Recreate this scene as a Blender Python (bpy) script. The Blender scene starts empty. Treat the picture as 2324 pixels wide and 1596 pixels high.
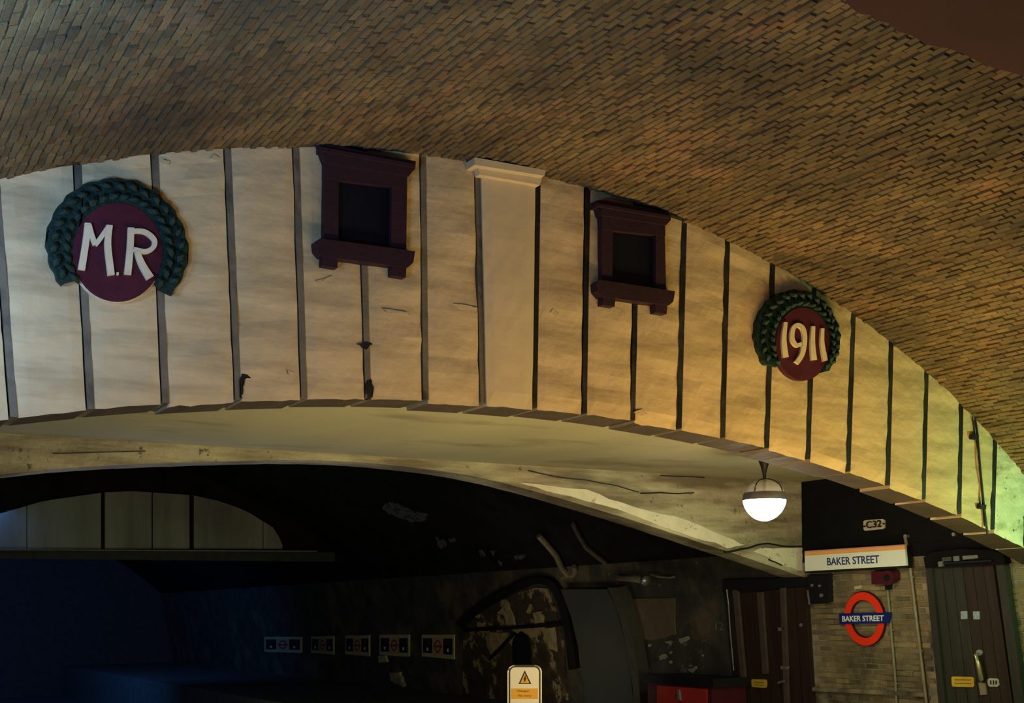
import bpy, bmesh, math, random
from mathutils import Vector, Matrix, noise
random.seed(7)
S = bpy.context.scene
COL = S.collection
EYE = 1.65                                    # eye height above the platform
V = Vector

# ------------------------------------------------------------------ camera
F_PX, CY, YAW, ROLL = 2842.7, 1391.6, math.radians(30.06), math.radians(-.438)
cd = bpy.data.cameras.new('camera'); cam = bpy.data.objects.new('camera', cd); COL.objects.link(cam)
cd.sensor_width = 36; cd.lens = F_PX / 2324 * 36
cd.shift_y = (CY - 798) / 2324
cd.clip_start = .05; cd.clip_end = 200
r_ = V((math.cos(YAW), -math.sin(YAW), 0)); f_ = V((math.sin(YAW), math.cos(YAW), 0)); u_ = V((0, 0, 1))
Rr = r_ * math.cos(ROLL) + u_ * math.sin(ROLL); Uu = u_ * math.cos(ROLL) - r_ * math.sin(ROLL)
m = Matrix((Rr, Uu, -f_)).transposed().to_4x4(); m.translation = V((0, 0, EYE)); cam.matrix_world = m
S.camera = cam

# ------------------------------------------------------------------ world, lights, exposure
w = bpy.data.worlds.new('night'); S.world = w; w.use_nodes = True
w.node_tree.nodes['Background'].inputs[0].default_value = (.13, .36, 1, 1)
w.node_tree.nodes['Background'].inputs[1].default_value = .0125
S.view_settings.view_transform = 'Standard'; S.view_settings.look = 'None'
S.view_settings.gamma = 1; S.view_settings.exposure = 0
try: S.view_settings.use_curve_mapping = False
except Exception: pass

def light(name, kind, loc, energy, color, size=.3, rot=None, size_y=None, spot=None, target=None):
    d = bpy.data.lights.new(name, kind); o = bpy.data.objects.new(name, d); COL.objects.link(o)
    o.location = (loc[0], loc[1], loc[2] + EYE); d.energy = energy; d.color = color
    if kind == 'AREA':
        d.size = size
        if size_y: d.shape = 'RECTANGLE'; d.size_y = size_y
    else: d.shadow_soft_size = size
    if spot: d.spot_size = math.radians(spot); d.spot_blend = .9
    if target:
        o.rotation_euler = (V((target[0], target[1], target[2] + EYE)) - o.location).to_track_quat('-Z', 'Y').to_euler()
    return o
WARM = (1, .63, .24)
light('track_uplight', 'AREA', (6.7, 6.2, -.75), 92, WARM, 2.4, size_y=.3, target=(6.4, 8.2, 1.3))
light('track_uplight', 'AREA', (3.6, 6.0, -.75), 46, (1, .72, .36), 2.2, size_y=.3, target=(3.4, 8.2, 1.5))
light('platform_uplight', 'AREA', (9.4, 7.3, -.6), 16, (.95, .84, .34), 1.0, size_y=.2, target=(9.0, 8.2, 1.2))
light('green_platform_lamp', 'POINT', (10.5, 6.75, .45), 120, (.42, 1, .46), .10)
light('cool_tube_lamp', 'AREA', (-.5, 6.5, 1.75), 34, (.36, .56, 1), 1.0, size_y=.15, target=(.5, 8.2, 1.7)).data.spread = math.radians(95)
light('cool_tube_lamp', 'AREA', (-.5, 4.4, .2), 135, (.26, .52, 1), 1.2, size_y=.2, target=(.7, 5.4, 3.4)).data.spread = math.radians(120)
light('vault_uplight', 'AREA', (8.2, 6.6, -1.2), 46, (1, .64, .20), 1.8, size_y=.5, target=(8.0, 7.6, 3.0)).data.spread = math.radians(125)
light('deck_fill', 'AREA', (4.6, 9.6, -1.3), 34, (1, .86, .50), 3.0, size_y=.5, target=(5.2, 10.4, 1.7))  # unseen fill added to lift the underside of the deck
light('side_wall_fill', 'AREA', (9.0, 10.2, -1.25), 7.5, (1, .84, .48), 1.2, size_y=.4, target=(11.3, 10.6, -.3))  # fill added below view to brighten the side wall
light('niche_fill', 'AREA', (9.2, 17.0, -1.5), 14, (1, .88, .58), 1.5, size_y=.5, target=(11.3, 18.6, -.2))  # added dim warm fill for the wall beyond the bridge
light('lunette_fill', 'AREA', (6.0, 20.5, -1.55), 14, (.86, 1, .72), 2.0, size_y=.5, target=(5.0, 26, 1.9))  # hidden fill added low down so the lunette shows
light('poster_fill', 'POINT', (9.6, 22.2, -2.0), 9, (1, .85, .55), .2)  # unseen source added to bring up the posters
light('tunnel_blue_fill', 'AREA', (3.0, 31.0, 1.9), 260, (.07, .30, 1), 3, size_y=3, target=(3.0, 38, -1.2))  # blue fill added out of sight behind the screen, for a navy veil
light('tunnel_blue_fill', 'AREA', (3.5, 27.2, 1.9), 14, (.08, .30, 1), 4, size_y=1, target=(5, 27, -1.2))  # second added blue fill, also hidden by the screen
light('tunnel_blue_fill', 'AREA', (2.0, 14.0, -1.6), 30, (.07, .30, 1), 3, size_y=2, target=(4.5, 15, 3)).data.spread = math.radians(110)  # added blue fill near the floor, lifting the dark vault
light('deck_cool_fill', 'AREA', (-.3, 9.6, -1.2), 17, (.45, .68, 1), 1.5, size_y=.3, target=(1.4, 10.6, 1.6))  # cool fill added to tint the left of the deck

# ------------------------------------------------------------------ materials
def mat(name, col, rough=.8, metal=0, var=.25, scale=6, bump=.25, bscale=30, stains=None, stretch=(1, 1, 1),
        col2=None, spots=None, emit=None, tone=False, spec=.3):
    M = bpy.data.materials.new(name); M.use_nodes = True; nt = M.node_tree; N = nt.nodes; L = nt.links
    b = N['Principled BSDF']; b.inputs['Roughness'].default_value = rough; b.inputs['Metallic'].default_value = metal
    b.inputs['Specular IOR Level'].default_value = spec
    if emit:
        b.inputs['Emission Color'].default_value = (*emit[0], 1); b.inputs['Emission Strength'].default_value = emit[1]
    g = N.new('ShaderNodeNewGeometry'); mp = N.new('ShaderNodeMapping'); mp.inputs['Scale'].default_value = stretch
    L.new(g.outputs['Position'], mp.inputs['Vector'])
    def noi(s, det=5, src=None, ro=.6):
        n = N.new('ShaderNodeTexNoise'); n.inputs['Scale'].default_value = s; n.inputs['Detail'].default_value = det
        n.inputs['Roughness'].default_value = ro
        L.new((src or mp).outputs[0], n.inputs['Vector']); return n
    def ramp(src, a, c, ca=(0, 0, 0, 1), cb=(1, 1, 1, 1)):
        r = N.new('ShaderNodeValToRGB'); e = r.color_ramp.elements
        e[0].position = a; e[1].position = c; e[0].color = ca; e[1].color = cb
        L.new(src, r.inputs[0]); return r
    def mix(fac, A, B, mode='MIX'):
        x = N.new('ShaderNodeMix'); x.data_type = 'RGBA'; x.blend_type = mode
        if isinstance(fac, (int, float)): x.inputs[0].default_value = fac
        else: L.new(fac, x.inputs[0])
        for i, q in ((6, A), (7, B)):
            if isinstance(q, tuple): x.inputs[i].default_value = (*q[:3], 1)
            else: L.new(q, x.inputs[i])
        return x.outputs[2]
    n1 = noi(scale); d = tuple(c * (1 - var) for c in col); l = tuple(min(1, c * (1 + var * .5)) for c in col)
    out = ramp(n1.outputs[0], .3, .7, (*d, 1), (*l, 1)).outputs[0]
    if col2:                                   # second colour in patches
        n = noi(col2[1], 6, g); out = mix(ramp(n.outputs[0], col2[2], col2[3]).outputs[0], out, col2[0])
    if stains:                                 # (colour, scale, lo, hi, stretch)
        mp2 = N.new('ShaderNodeMapping'); mp2.inputs['Scale'].default_value = stains[4]; L.new(g.outputs['Position'], mp2.inputs['Vector'])
        n = noi(stains[1], 6, mp2); f = ramp(n.outputs[0], stains[2], stains[3]).outputs[0]
        out = mix(f, out, stains[0])
    if spots:
        n = noi(spots[1], 4, g, .7); out = mix(ramp(n.outputs[0], spots[2], spots[3]).outputs[0], out, spots[0])
    if tone:
        a = N.new('ShaderNodeAttribute'); a.attribute_name = 'tone'; out = mix(1.0, out, a.outputs['Color'], 'MULTIPLY')
    L.new(out, b.inputs['Base Color'])
    if bump:
        bn = noi(bscale, 6, g); bp_ = N.new('ShaderNodeBump'); bp_.inputs['Strength'].default_value = bump; bp_.inputs['Distance'].default_value = .02
        L.new(bn.outputs[0], bp_.inputs['Height']); L.new(bp_.outputs[0], b.inputs['Normal'])
    return M
PL = mat('cream_plaster', (.56, .42, .22), .75, var=.16, scale=2.2, bump=.55, bscale=7, stretch=(1, 1, 2),
         stains=((.30, .22, .11), 1.5, .44, .78, (.7, 1, 5.0)), spots=((.30, .24, .15), 17, .70, .78))
PLG = mat('mossy_plaster', (.58, .52, .34), .75, var=.2, scale=3, bump=.7, bscale=12,
          stains=((.30, .27, .15), 3, .52, .7, (1, 1, 2)), spots=((.05, .07, .03), 10, .60, .66))
CAPM = mat('cap_plaster', (.56, .44, .25), .7, var=.08, scale=3, bump=.2, bscale=9)
SOFF = mat('shaded_soffit_brown', (.055, .041, .025), .8, var=.3, scale=4, bump=.3)  # shade under the panels put into a dark brown
RIBG = mat('flare_lit_steel_rib', (.15, .125, .08), .6, var=.3, scale=7, bump=.2, bscale=40, stains=((.03, .028, .022), 3, .55, .7, (1, 1, .6)))  # flare light on the left ribs put into a lighter grey
RIB = mat('black_painted_steel', (.012, .010, .009), .55, var=.4, scale=9, bump=.2, bscale=40, col2=((.05, .045, .035), 3.1, .5, .8))
DECK = mat('olive_painted_deck', (.38, .35, .20), .7, var=.12, scale=1.2, bump=.15, bscale=3, stretch=(1, .4, 1),
           stains=((.14, .12, .07), .9, .54, .80, (.6, 1.6, 1)))
REAR = mat('stained_cream_girder', (.46, .42, .27), .6, var=.22, scale=2, bump=.9, bscale=11, stretch=(.7, 1, 2),
           stains=((.17, .14, .085), 1.3, .40, .62, (.6, 1, 3.8)), spots=((.10, .085, .06), 9, .62, .70))
BRICK = mat('brown_brick', (.155, .105, .042), .85, var=.35, scale=1.3, bump=.5, bscale=45, tone=True,
            stains=((.050, .037, .022), .9, .40, .74, (1.1, .8, 1.1)), col2=((.24, .13, .055), 1.7, .52, .72))
MORTAR = mat('dark_mortar', (.050, .036, .018), .95, var=.4, scale=4, bump=.4)
BRICKW = mat('yellow_stock_brick', (.235, .195, .10), .8, var=.3, scale=2.3, bump=.4, bscale=50, tone=True,
             stains=((.05, .045, .03), 1.5, .46, .66, (1, 1, 1)))
MORTW = mat('pale_mortar', (.30, .26, .17), .95, var=.4, scale=5, bump=.4, stains=((.06, .05, .035), 1.6, .45, .65, (1, 1, 1)))
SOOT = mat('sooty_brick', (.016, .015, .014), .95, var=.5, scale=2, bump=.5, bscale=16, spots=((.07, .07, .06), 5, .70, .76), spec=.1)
BLACKW = mat('black_wall', (.009, .009, .0095), .9, var=.3, scale=3, bump=.2, bscale=20, spec=.04)  # near-black for the side wall under the bridge and a door head
FARW = mat('flaking_grey_wall', (.055, .055, .042), .9, var=.5, scale=3, bump=.8, bscale=18, col2=((.13, .10, .055), 1.1, .50, .62),
           spots=((.20, .19, .15), 7, .66, .70))
PEEL = mat('peeling_ochre_plaster', (.06, .045, .032), .85, var=.4, scale=4, bump=.8, bscale=14, col2=((.34, .27, .13), 2.0, .53, .57),
           spots=((.09, .05, .03), 4.5, .56, .60))
OCHRE = mat('ochre_plaster', (.38, .31, .16), .85, var=.45, scale=7, bump=.6, bscale=18)
GREYP = mat('grey_painted_steel', (.055, .058, .056), .6, var=.15, scale=1.5, bump=.1)
MAROON = mat('maroon_paint', (.026, .008, .014), .65, var=.25, scale=5, bump=.25, bscale=20)
DISC = mat('maroon_disc_paint', (.065, .010, .018), .5, var=.3, scale=4, bump=.2, bscale=18)
GLASSD = mat('black_glass', (.002, .003, .008), .5, var=.3, scale=2, bump=.1, bscale=6, spec=.3)
GREEN = mat('dark_green_paint', (.005, .024, .016), .6, var=.5, scale=14, bump=.5, bscale=40)
LETTER = mat('cream_letter_paint', (.66, .54, .34), .6, var=.12, scale=12, bump=.15)
BLACK = mat('black_iron', (.010, .010, .012), .5, var=.2, bump=.1)
WHITE = mat('white_enamel', (.80, .84, .72), .35, var=.04, scale=3, bump=0)
ORANGE = mat('orange_enamel', (.85, .42, .10), .35, var=.06, bump=0)
PINK = mat('pink_enamel', (.60, .26, .28), .35, var=.06, bump=0)
NAVY = mat('navy_enamel', (.012, .022, .19), .35, var=.08, bump=0)
RED = mat('red_enamel', (.90, .045, .015), .35, var=.04, bump=0)
DRED = mat('dark_red_metal', (.075, .010, .016), .5, var=.2, bump=.1)
BINRED = mat('red_cabinet_paint', (.42, .03, .02), .5, var=.2, scale=3, bump=.1)
YEL = mat('yellow_label', (.62, .43, .035), .5, var=.15, scale=18, bump=0)
AMBER = mat('amber_print', (.80, .46, .05), .5, var=.05, bump=0)
BROWNP = mat('brown_print', (.30, .15, .01), .6, var=.05, bump=0)
DOORM = mat('brown_painted_planks', (.032, .019, .014), .5, var=.3, scale=3, stretch=(1, 4, .5), bump=.25, bscale=20)
DOORG = mat('grey_green_painted_planks', (.034, .033, .025), .5, var=.3, scale=3, stretch=(1, 4, .5), bump=.25, bscale=20)
PIPE = mat('grey_conduit', (.27, .23, .155), .5, var=.25, scale=8, bump=.1, metal=.2)
STEEL = mat('worn_steel', (.45, .45, .42), .35, metal=.7, var=.2, bump=.1)
CREAMB = mat('cream_poster_board', (.55, .50, .25), .6, var=.15, scale=4, bump=.1)
PEACH = mat('peach_print', (.60, .36, .20), .6, var=.1, bump=0)
BLKP = mat('black_print', (.012, .012, .016), .5, var=.2, bump=0)
OPAL = mat('lit_opal_glass', (.9, .9, .85), .3, var=0, bump=0, emit=((1, .93, .74), 75))
FLOORM = mat('platform_slab', (.12, .11, .10), .8, var=.3, bump=.3)
BALL = mat('track_ballast', (.05, .045, .04), .95, var=.5, scale=20, bump=.6)
FINGER = mat('dark_red_finger', (.055, .010, .010), .8, var=.2, scale=1.2, bump=.1)  # colour of the fingertip stand-in on the vault
LUNE = mat('pale_sooty_plaster', (.30, .31, .25), .85, var=.4, scale=.9, stretch=(2.0, 1, .35), bump=.4, bscale=8)
DIMP = mat('dim_old_plaster', (.17, .17, .15), .9, var=.6, scale=9, bump=.5, stains=((.03, .03, .03), 9, .45, .6, (1, 1, 1)))
def clear_glass():
    M = bpy.data.materials.new('cloudy_clear_glass'); M.use_nodes = True; nt = M.node_tree
    b = nt.nodes['Principled BSDF']; b.inputs['Base Color'].default_value = (.8, .78, .72, 1)
    b.inputs['Roughness'].default_value = .12; b.inputs['Alpha'].default_value = .42
    b.inputs['Specular IOR Level'].default_value = .8
    return M
CLEAR = clear_glass()

# ------------------------------------------------------------------ geometry helpers (eye-level coordinates: z = 0 at the eye)
def ray(px, py):
    a = (px - 1162) / F_PX; b = -(py - CY) / F_PX
    return f_ + Rr * a + Uu * b
class Surf:
    def __init__(s, p, n): s.p = V(p); s.n = V(n).normalized()
    def at(s, px, py, d=0):
        r = ray(px, py); q = s.p + s.n * d; return r * ((q.dot(s.n)) / r.dot(s.n))
Y0, Y1, WX, WH = 8.2, 12.07, 11.3, .77
FRONT = Surf((0, Y0, 0), (0, -1, 0)); BACK = Surf((0, Y1, 0), (0, -1, 0)); END = Surf((0, 26, 0), (0, -1, 0))
SL = Surf((WX, 0, WH), (-.982, 0, -.187)); SU = Surf((WX, 0, 0), (-1, 0, 0))
VCX, VCZ, VR = 4.712, -6.283, 9.651
def vault_z(x): return VCZ + math.sqrt(max(0, VR * VR - (x - VCX) ** 2))
class Vault:
    def at(s, px, py, d=0):
        r = ray(px, py); R = VR - d; a = r.x ** 2 + r.z ** 2; b = -2 * (r.x * VCX + r.z * VCZ); c = VCX ** 2 + VCZ ** 2 - R * R
        t = (-b + math.sqrt(b * b - 4 * a * c)) / (2 * a); return r * t
VAULT = Vault()
def link(o, parent=None):
    COL.objects.link(o)
    if parent: o.parent = parent
    return o
def origin(p):
    t = V((0, 0, 0))
    while p is not None: t += p.location; p = p.parent
    return t
def obj(name, bm, m, parent=None, smooth=False, kind=None):
    off = V((0, 0, EYE)) - origin(parent)
    bmesh.ops.translate(bm, verts=bm.verts, vec=off)
    bmesh.ops.recalc_face_normals(bm, faces=bm.faces)
    me = bpy.data.meshes.new(name); bm.to_mesh(me); bm.free()
    if smooth:
        for p in me.polygons: p.use_smooth = True
    me.materials.append(m); o = bpy.data.objects.new(name, me)
    if kind: o['kind'] = kind
    return link(o, parent)
def thing(name, label, cat, p, group=None):
    o = bpy.data.objects.new(name, None); o.location = (p[0], p[1], p[2] + EYE); o.empty_display_size = .1
    o['label'] = label; o['category'] = cat
    if group: o['group'] = group
    return link(o)
def tag(o, label, cat, group=None):
    o['label'] = label; o['category'] = cat
    if group: o['group'] = group
    return o
def loft(bm, A, B):
    a = [bm.verts.new(p) for p in A]; b = [bm.verts.new(p) for p in B]; n = len(a)
    fs = [bm.faces.new(a), bm.faces.new(b[::-1])]
    for i in range(n): bm.faces.new((a[i], b[i], b[(i + 1) % n], a[(i + 1) % n]))
    bmesh.ops.triangulate(bm, faces=[f for f in fs if len(f.verts) > 4])
def prism(bm, pix, sf, d0, d1):                # outline read off the wall face at depth d1, pushed back to d0
    A = [sf.at(x, y, d1) for x, y in pix]; loft(bm, A, [p - sf.n * (d1 - d0) for p in A]); return bm
def pr(pix, sf, d0, d1): return prism(bmesh.new(), pix, sf, d0, d1)
def box(bm, a, b):
    x0, y0, z0 = a; x1, y1, z1 = b
    loft(bm, [V((x0, y0, z0)), V((x1, y0, z0)), V((x1, y0, z1)), V((x0, y0, z1))], [V((x0, y1, z0)), V((x1, y1, z0)), V((x1, y1, z1)), V((x0, y1, z1))]); return bm
def tube(bm, pts, r, seg=8):
    pts = [V(p) for p in pts]; rings = []
    for i, p in enumerate(pts):
        t = (pts[min(i + 1, len(pts) - 1)] - pts[max(i - 1, 0)]).normalized()
        a = t.cross(V((.3, .2, 1)) if abs(t.z) < .9 else V((1, 0, 0))).normalized(); b = t.cross(a)
        rr = r[i] if isinstance(r, (list, tuple)) else r
        rings.append([bm.verts.new(p + a * rr * math.cos(2 * math.pi * k / seg) + b * rr * math.sin(2 * math.pi * k / seg)) for k in range(seg)])
    for A, B in zip(rings, rings[1:]):
        for k in range(seg): bm.faces.new((A[k], A[(k + 1) % seg], B[(k + 1) % seg], B[k]))
    bm.faces.new(rings[0]); bm.faces.new(rings[-1][::-1]); return bm
def lathe(bm, c, prof, seg=32, close=False):
    rings = [[bm.verts.new((c[0] + r * math.cos(2 * math.pi * k / seg), c[1] + r * math.sin(2 * math.pi * k / seg), c[2] + z)) for k in range(seg)] for r, z in prof]
    for A, B in zip(rings, rings[1:]):
        for k in range(seg): bm.faces.new((A[k], A[(k + 1) % seg], B[(k + 1) % seg], B[k]))
    if close:
        bm.faces.new(rings[0]); bm.faces.new(rings[-1][::-1])
    return bm
def stroke(bm, pts, wd, sf, d0, d1):           # a painted or cut stroke: polyline in picture points, widths in pixels
    P = [V((x, y)) for x, y in pts]; n = len(P); Lf, Rt = [], []
    for i, p in enumerate(P):
        t = (P[min(i + 1, n - 1)] - P[max(i - 1, 0)]).normalized(); q = V((-t.y, t.x)); ww = (wd[i] if isinstance(wd, (list, tuple)) else wd) / 2
        Lf.append(p + q * ww); Rt.append(p - q * ww)
    for i in range(n - 1): prism(bm, [Lf[i], Lf[i + 1], Rt[i + 1], Rt[i]], sf, d0, d1)
    return bm
def smooth_line(pts, k=5):
    out = []; n = len(pts)
    for i in range(n - 1):
        p0, p1, p2, p3 = pts[max(i - 1, 0)], pts[i], pts[i + 1], pts[min(i + 2, n - 1)]
        for j in range(k):
            t = j / k
            out.append(tuple(.5 * (2 * p1[c] + (p2[c] - p0[c]) * t + (2 * p0[c] - 5 * p1[c] + 4 * p2[c] - p3[c]) * t * t + (3 * p1[c] - p0[c] - 3 * p2[c] + p3[c]) * t ** 3) for c in (0, 1)))
    return out + [pts[-1]]
def ellipse(cx, cy, rx, ry, n=40, a0=0, a1=360):
    return [(cx + rx * math.cos(math.radians(a0 + (a1 - a0) * i / n)), cy + ry * math.sin(math.radians(a0 + (a1 - a0) * i / n))) for i in range(n if a1 - a0 == 360 else n + 1)]
def text(name, s, m, parent, p0, p1, p2, n, th=.006, bold=0):   # lettering spanning p0 (lower left), p1 (lower right), p2 (upper left)
    c = bpy.data.curves.new('lettering', 'FONT'); c.body = s; c.extrude = .5; c.offset = bold; c.resolution_u = 3
    t = bpy.data.objects.new('t', c); COL.objects.link(t); bpy.context.view_layer.update()
    me = bpy.data.meshes.new_from_object(t); bpy.data.objects.remove(t)
    xs = [v.co.x for v in me.vertices]; ys = [v.co.y for v in me.vertices]; x0, x1, y0, y1 = min(xs), max(xs), min(ys), max(ys)
    off = V((0, 0, EYE)) - origin(parent)
    for v in me.vertices:
        a = (v.co.x - x0) / (x1 - x0); b = (v.co.y - y0) / (y1 - y0)
        v.co = p0 + (p1 - p0) * a + (p2 - p0) * b + n * th * (v.co.z + .5) + off
    me.materials.clear(); me.materials.append(m); o = bpy.data.objects.new(name, me); return link(o, parent)
def struct(name, bm, m, **k): return obj(name, bm, m, kind='structure', **k)
def jag(pix, amp, n=3):                        # rough up an outline
    out = []
    for i, p in enumerate(pix):
        q = pix[(i + 1) % len(pix)]
        for j in range(n):
            t = j / n; out.append((p[0] + (q[0] - p[0]) * t + random.uniform(-amp, amp), p[1] + (q[1] - p[1]) * t + random.uniform(-amp, amp)))
    return out
def grid_patch(bm, fn, nu, nv):
    vs = [[bm.verts.new(fn(i / nu, j / nv)) for j in range(nv + 1)] for i in range(nu + 1)]
    for i in range(nu):
        for j in range(nv): bm.faces.new((vs[i][j], vs[i + 1][j], vs[i + 1][j + 1], vs[i][j + 1]))
    return vs

# ------------------------------------------------------------------ the shell: floor, vault, side walls
bm = bmesh.new()
prof = [(-2.3, 0), (1.6, 0), (1.6, -1.0), (8.0, -1.0), (8.0, 0), (11.9, 0)]
vs = [[bm.verts.new((x, y, z - EYE)) for x, z in prof] for y in (-2, 45)]
for i in range(5): bm.faces.new((vs[0][i], vs[0][i + 1], vs[1][i + 1], vs[1][i]))
floor = struct('floor', bm, FLOORM)
def vault_shell(y0, y1, d=0, n=64):
    bm = bmesh.new(); a0 = math.asin((-1.876 - VCX) / VR); a1 = math.asin((WX - VCX) / VR)
    grid_patch(bm, lambda u, v: V((VCX + (VR + d) * math.sin(a0 + (a1 - a0) * u), y0 + (y1 - y0) * v, VCZ + (VR + d) * math.cos(a0 + (a1 - a0) * u))), n, 1)
    return bm
ceiling = struct('ceiling', vault_shell(-2, Y0 + .42, .0), MORTAR)
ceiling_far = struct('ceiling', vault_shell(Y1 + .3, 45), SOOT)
struct('wall_end', box(bmesh.new(), (-1.9, 44, -EYE - 1), (11.8, 44.3, 3.5)), mat('dim_brick_end', (.05, .05, .05), .9, bump=.3))
ceiling_deck = struct('ceiling', box(bmesh.new(), (-1.9, Y0 + .38, 1.655), (WX + .3, Y1 + .2, 1.95)), DECK)
def slx(z): return WX + .187 / .982 * (WH - z)
bm = bmesh.new()
a = [(slx(-EYE - .1), -EYE - .1), (WX, WH), (WX + .4, WH), (slx(-EYE - .1) + .4, -EYE - .1)]
loft(bm, [V((x, -2, z)) for x, z in a], [V((x, Y1 + .2, z)) for x, z in a]); wall_right = struct('wall_right', bm, MORTW)
bm = bmesh.new(); loft(bm, [V((x, Y1 + .2, z)) for x, z in a], [V((x, 45, z)) for x, z in a]); wall_far = struct('wall_right', bm, FARW)
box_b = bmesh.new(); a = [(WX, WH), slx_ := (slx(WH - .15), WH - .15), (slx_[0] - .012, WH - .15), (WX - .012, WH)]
loft(box_b, [V((x, Y0 + .3, z)) for x, z in a], [V((x, Y1 + .2, z)) for x, z in a]); black_band = struct('wall_right', box_b, BLACKW)
wall_upper = struct('wall_right', box(bmesh.new(), (WX, Y0 + .3, WH), (WX + .3, Y1 + .35, 1.85)), BLACKW)
struct('wall_left', box(bmesh.new(), (-2.3, -2, -EYE), (-1.87, 45, .8)), MORTAR)

# ------------------------------------------------------------------ vault bricks
def tone_attr(me, fn):
    at = me.color_attributes.new('tone', 'FLOAT_COLOR', 'CORNER')
    for p in me.polygons:
        c = fn(p.index)
        for li in p.loop_indices: at.data[li].color = c
TONES = [(1.0, 1.0, 1.0, 1), (.88, .88, .90, 1), (1.13, 1.10, 1.04, 1), (1.05, .94, .84, 1), (.68, .66, .64, 1), (1.3, 1.25, 1.1, 1)]
def in_frame(p, mg=40):
    z = p.dot(f_)
    if z < .5: return None
    x = 1162 + F_PX * p.dot(Rr) / z; y = CY - F_PX * p.dot(Uu) / z
    return z if -mg < x < 2324 + mg and -mg < y < 1596 + mg else None
def brick_set(parent, frames, mt, sizes, share_name='brick', keep=300):
    """frames: (z_depth, origin, U, W, N, tone index, size index); nearest ones become parts, the rest one joined part"""
    frames.sort(key=lambda t: t[0]); protos = {}
    def shape(sz, lift):
        L_, H_, D_ = sz; c = .004
        return [(-L_ / 2, -H_ / 2, 0), (L_ / 2, -H_ / 2, 0), (L_ / 2, H_ / 2, 0), (-L_ / 2, H_ / 2, 0),
                (-L_ / 2 + c, -H_ / 2 + c, D_), (L_ / 2 - c, -H_ / 2 + c, D_), (L_ / 2 - c, H_ / 2 - c, D_), (-L_ / 2 + c, H_ / 2 - c, D_)]
    FC = [(4, 5, 6, 7), (0, 1, 5, 4), (1, 2, 6, 5), (2, 3, 7, 6), (3, 0, 4, 7)]
    off = V((0, 0, EYE))
    for fr in frames[:keep]:
        z, o, U, W, N, ti, si = fr; key = (ti, si)
        if key not in protos:
            me = bpy.data.meshes.new(share_name); me.from_pydata(shape(sizes[si], 0), [], FC); me.materials.append(mt)
            tone_attr(me, lambda i, t=ti: TONES[t]); protos[key] = me
        ob = bpy.data.objects.new(share_name, protos[key]); M = Matrix((U, W, N)).transposed().to_4x4(); M.translation = o + off
        ob.matrix_world = M; ob.parent = parent; COL.objects.link(ob)
    vs, fs, tn = [], [], []
    for fr in frames[keep:]:
        z, o, U, W, N, ti, si = fr; b = len(vs)
        for x, y, q in shape(sizes[si], 0): vs.append(tuple(o + off + U * x + W * y + N * q))
        for f in FC: fs.append(tuple(b + i for i in f)); tn.append(ti)
    if vs:
        me = bpy.data.meshes.new('brickwork'); me.from_pydata(vs, [], fs); me.materials.append(mt); me.update()
        tone_attr(me, lambda i: TONES[tn[i]]); ob = bpy.data.objects.new('brickwork', me); ob['kind'] = 'stuff'; link(ob, parent)
PW = [0, 0, 0, 1, 1, 2, 2, 3, 3, 4, 5]
frames = []; pitch, lenp = .052, .135; i = 0; arc = -.62
VS = [(lenp - .006, pitch - .006, .007), (lenp - .007, pitch - .008, .013), (lenp - .008, pitch - .008, .002)]
while arc < .66:
    off_y = (i % 2) * lenp / 2 + random.uniform(-.012, .012); y = 1.6 + off_y
    while y < Y0 + .02:
        aa = arc + random.uniform(-.0005, .0005); n = V((-math.sin(aa), 0, -math.cos(aa)))
        p = V((VCX + VR * math.sin(aa), y, VCZ + VR * math.cos(aa))); z = in_frame(p, 120)
        if z and p.x < WX and p.x > -1.8:
            j = V((0, 1, random.uniform(-.05, .05))); U = (j - n * j.dot(n)).normalized(); W = n.cross(U)
            frames.append((z, p, U, W, n, random.choice(PW), random.randrange(3)))
        y += lenp
    arc += pitch / VR; i += 1
brick_set(ceiling, frames, BRICK, VS)
# side wall bricks (doors cover their own stretch)
def proj(p):
    z = p.dot(f_); return 1162 + F_PX * p.dot(Rr) / z, CY - F_PX * p.dot(Uu) / z
up_l = V((-.187, 0, .982)); frames = []; hp, lp = .070, .215
row = 0; t = -2.40
while t < -.14:
    y = 7.6 + (row % 2) * lp / 2
    while y < Y1 - .03:
        p = V((WX, y, WH)) + up_l * t; x_, y_ = proj(p); z = in_frame(p, 60)
        skip = (2108 < x_ < 2292 and y_ > 1268)
        if z and not skip: frames.append((z, p, V((0, 1, 0)), SL.n.cross(V((0, 1, 0))), SL.n, random.choice(PW), random.randrange(3)))
        y += lp
    t += hp; row += 1
brick_set(wall_right, frames, BRICKW, [(lp - .012, hp - .011, .008), (lp - .012, hp - .011, .011), (lp - .014, hp - .012, .005)])

# ------------------------------------------------------------------ front of the footbridge: steel ribs and plaster panels
BOT = {-7.5: (30, 950), -6.5: (205, 932), -5.5: (375, 917), -4.5: (540, 903), -3.5: (690, 898), -2.5: (835, 900), -1.5: (966, 908), -.5: (1096, 921), .5: (1213, 930), 1.5: (1326, 940), 2.5: (1436, 956), 3.5: (1542, 972), 4.5: (1641, 992), 5.5: (1741, 1015), 6.5: (1834, 1041), 7.5: (1926, 1072), 8.5: (2016, 1102), 9.5: (2097, 1133), 10.5: (2178, 1167), 11.5: (2254, 1203)}
TOP = {-6.5: (175, 380), -5.5: (350, 349), -4.5: (516, 334), -3.5: (671, 328), -1.5: (960, 347), -.5: (1083, 366), .5: (1221, 400), 1.5: (1334, 425), 3.5: (1554, 498), 4.5: (1652, 550), 5.5: (1755, 600), 6.5: (1849, 655), 7.5: (1938, 713), 8.5: (2024, 778), 9.5: (2104, 850), 10.5: (2183, 918), 11.5: (2260, 992)}
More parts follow.
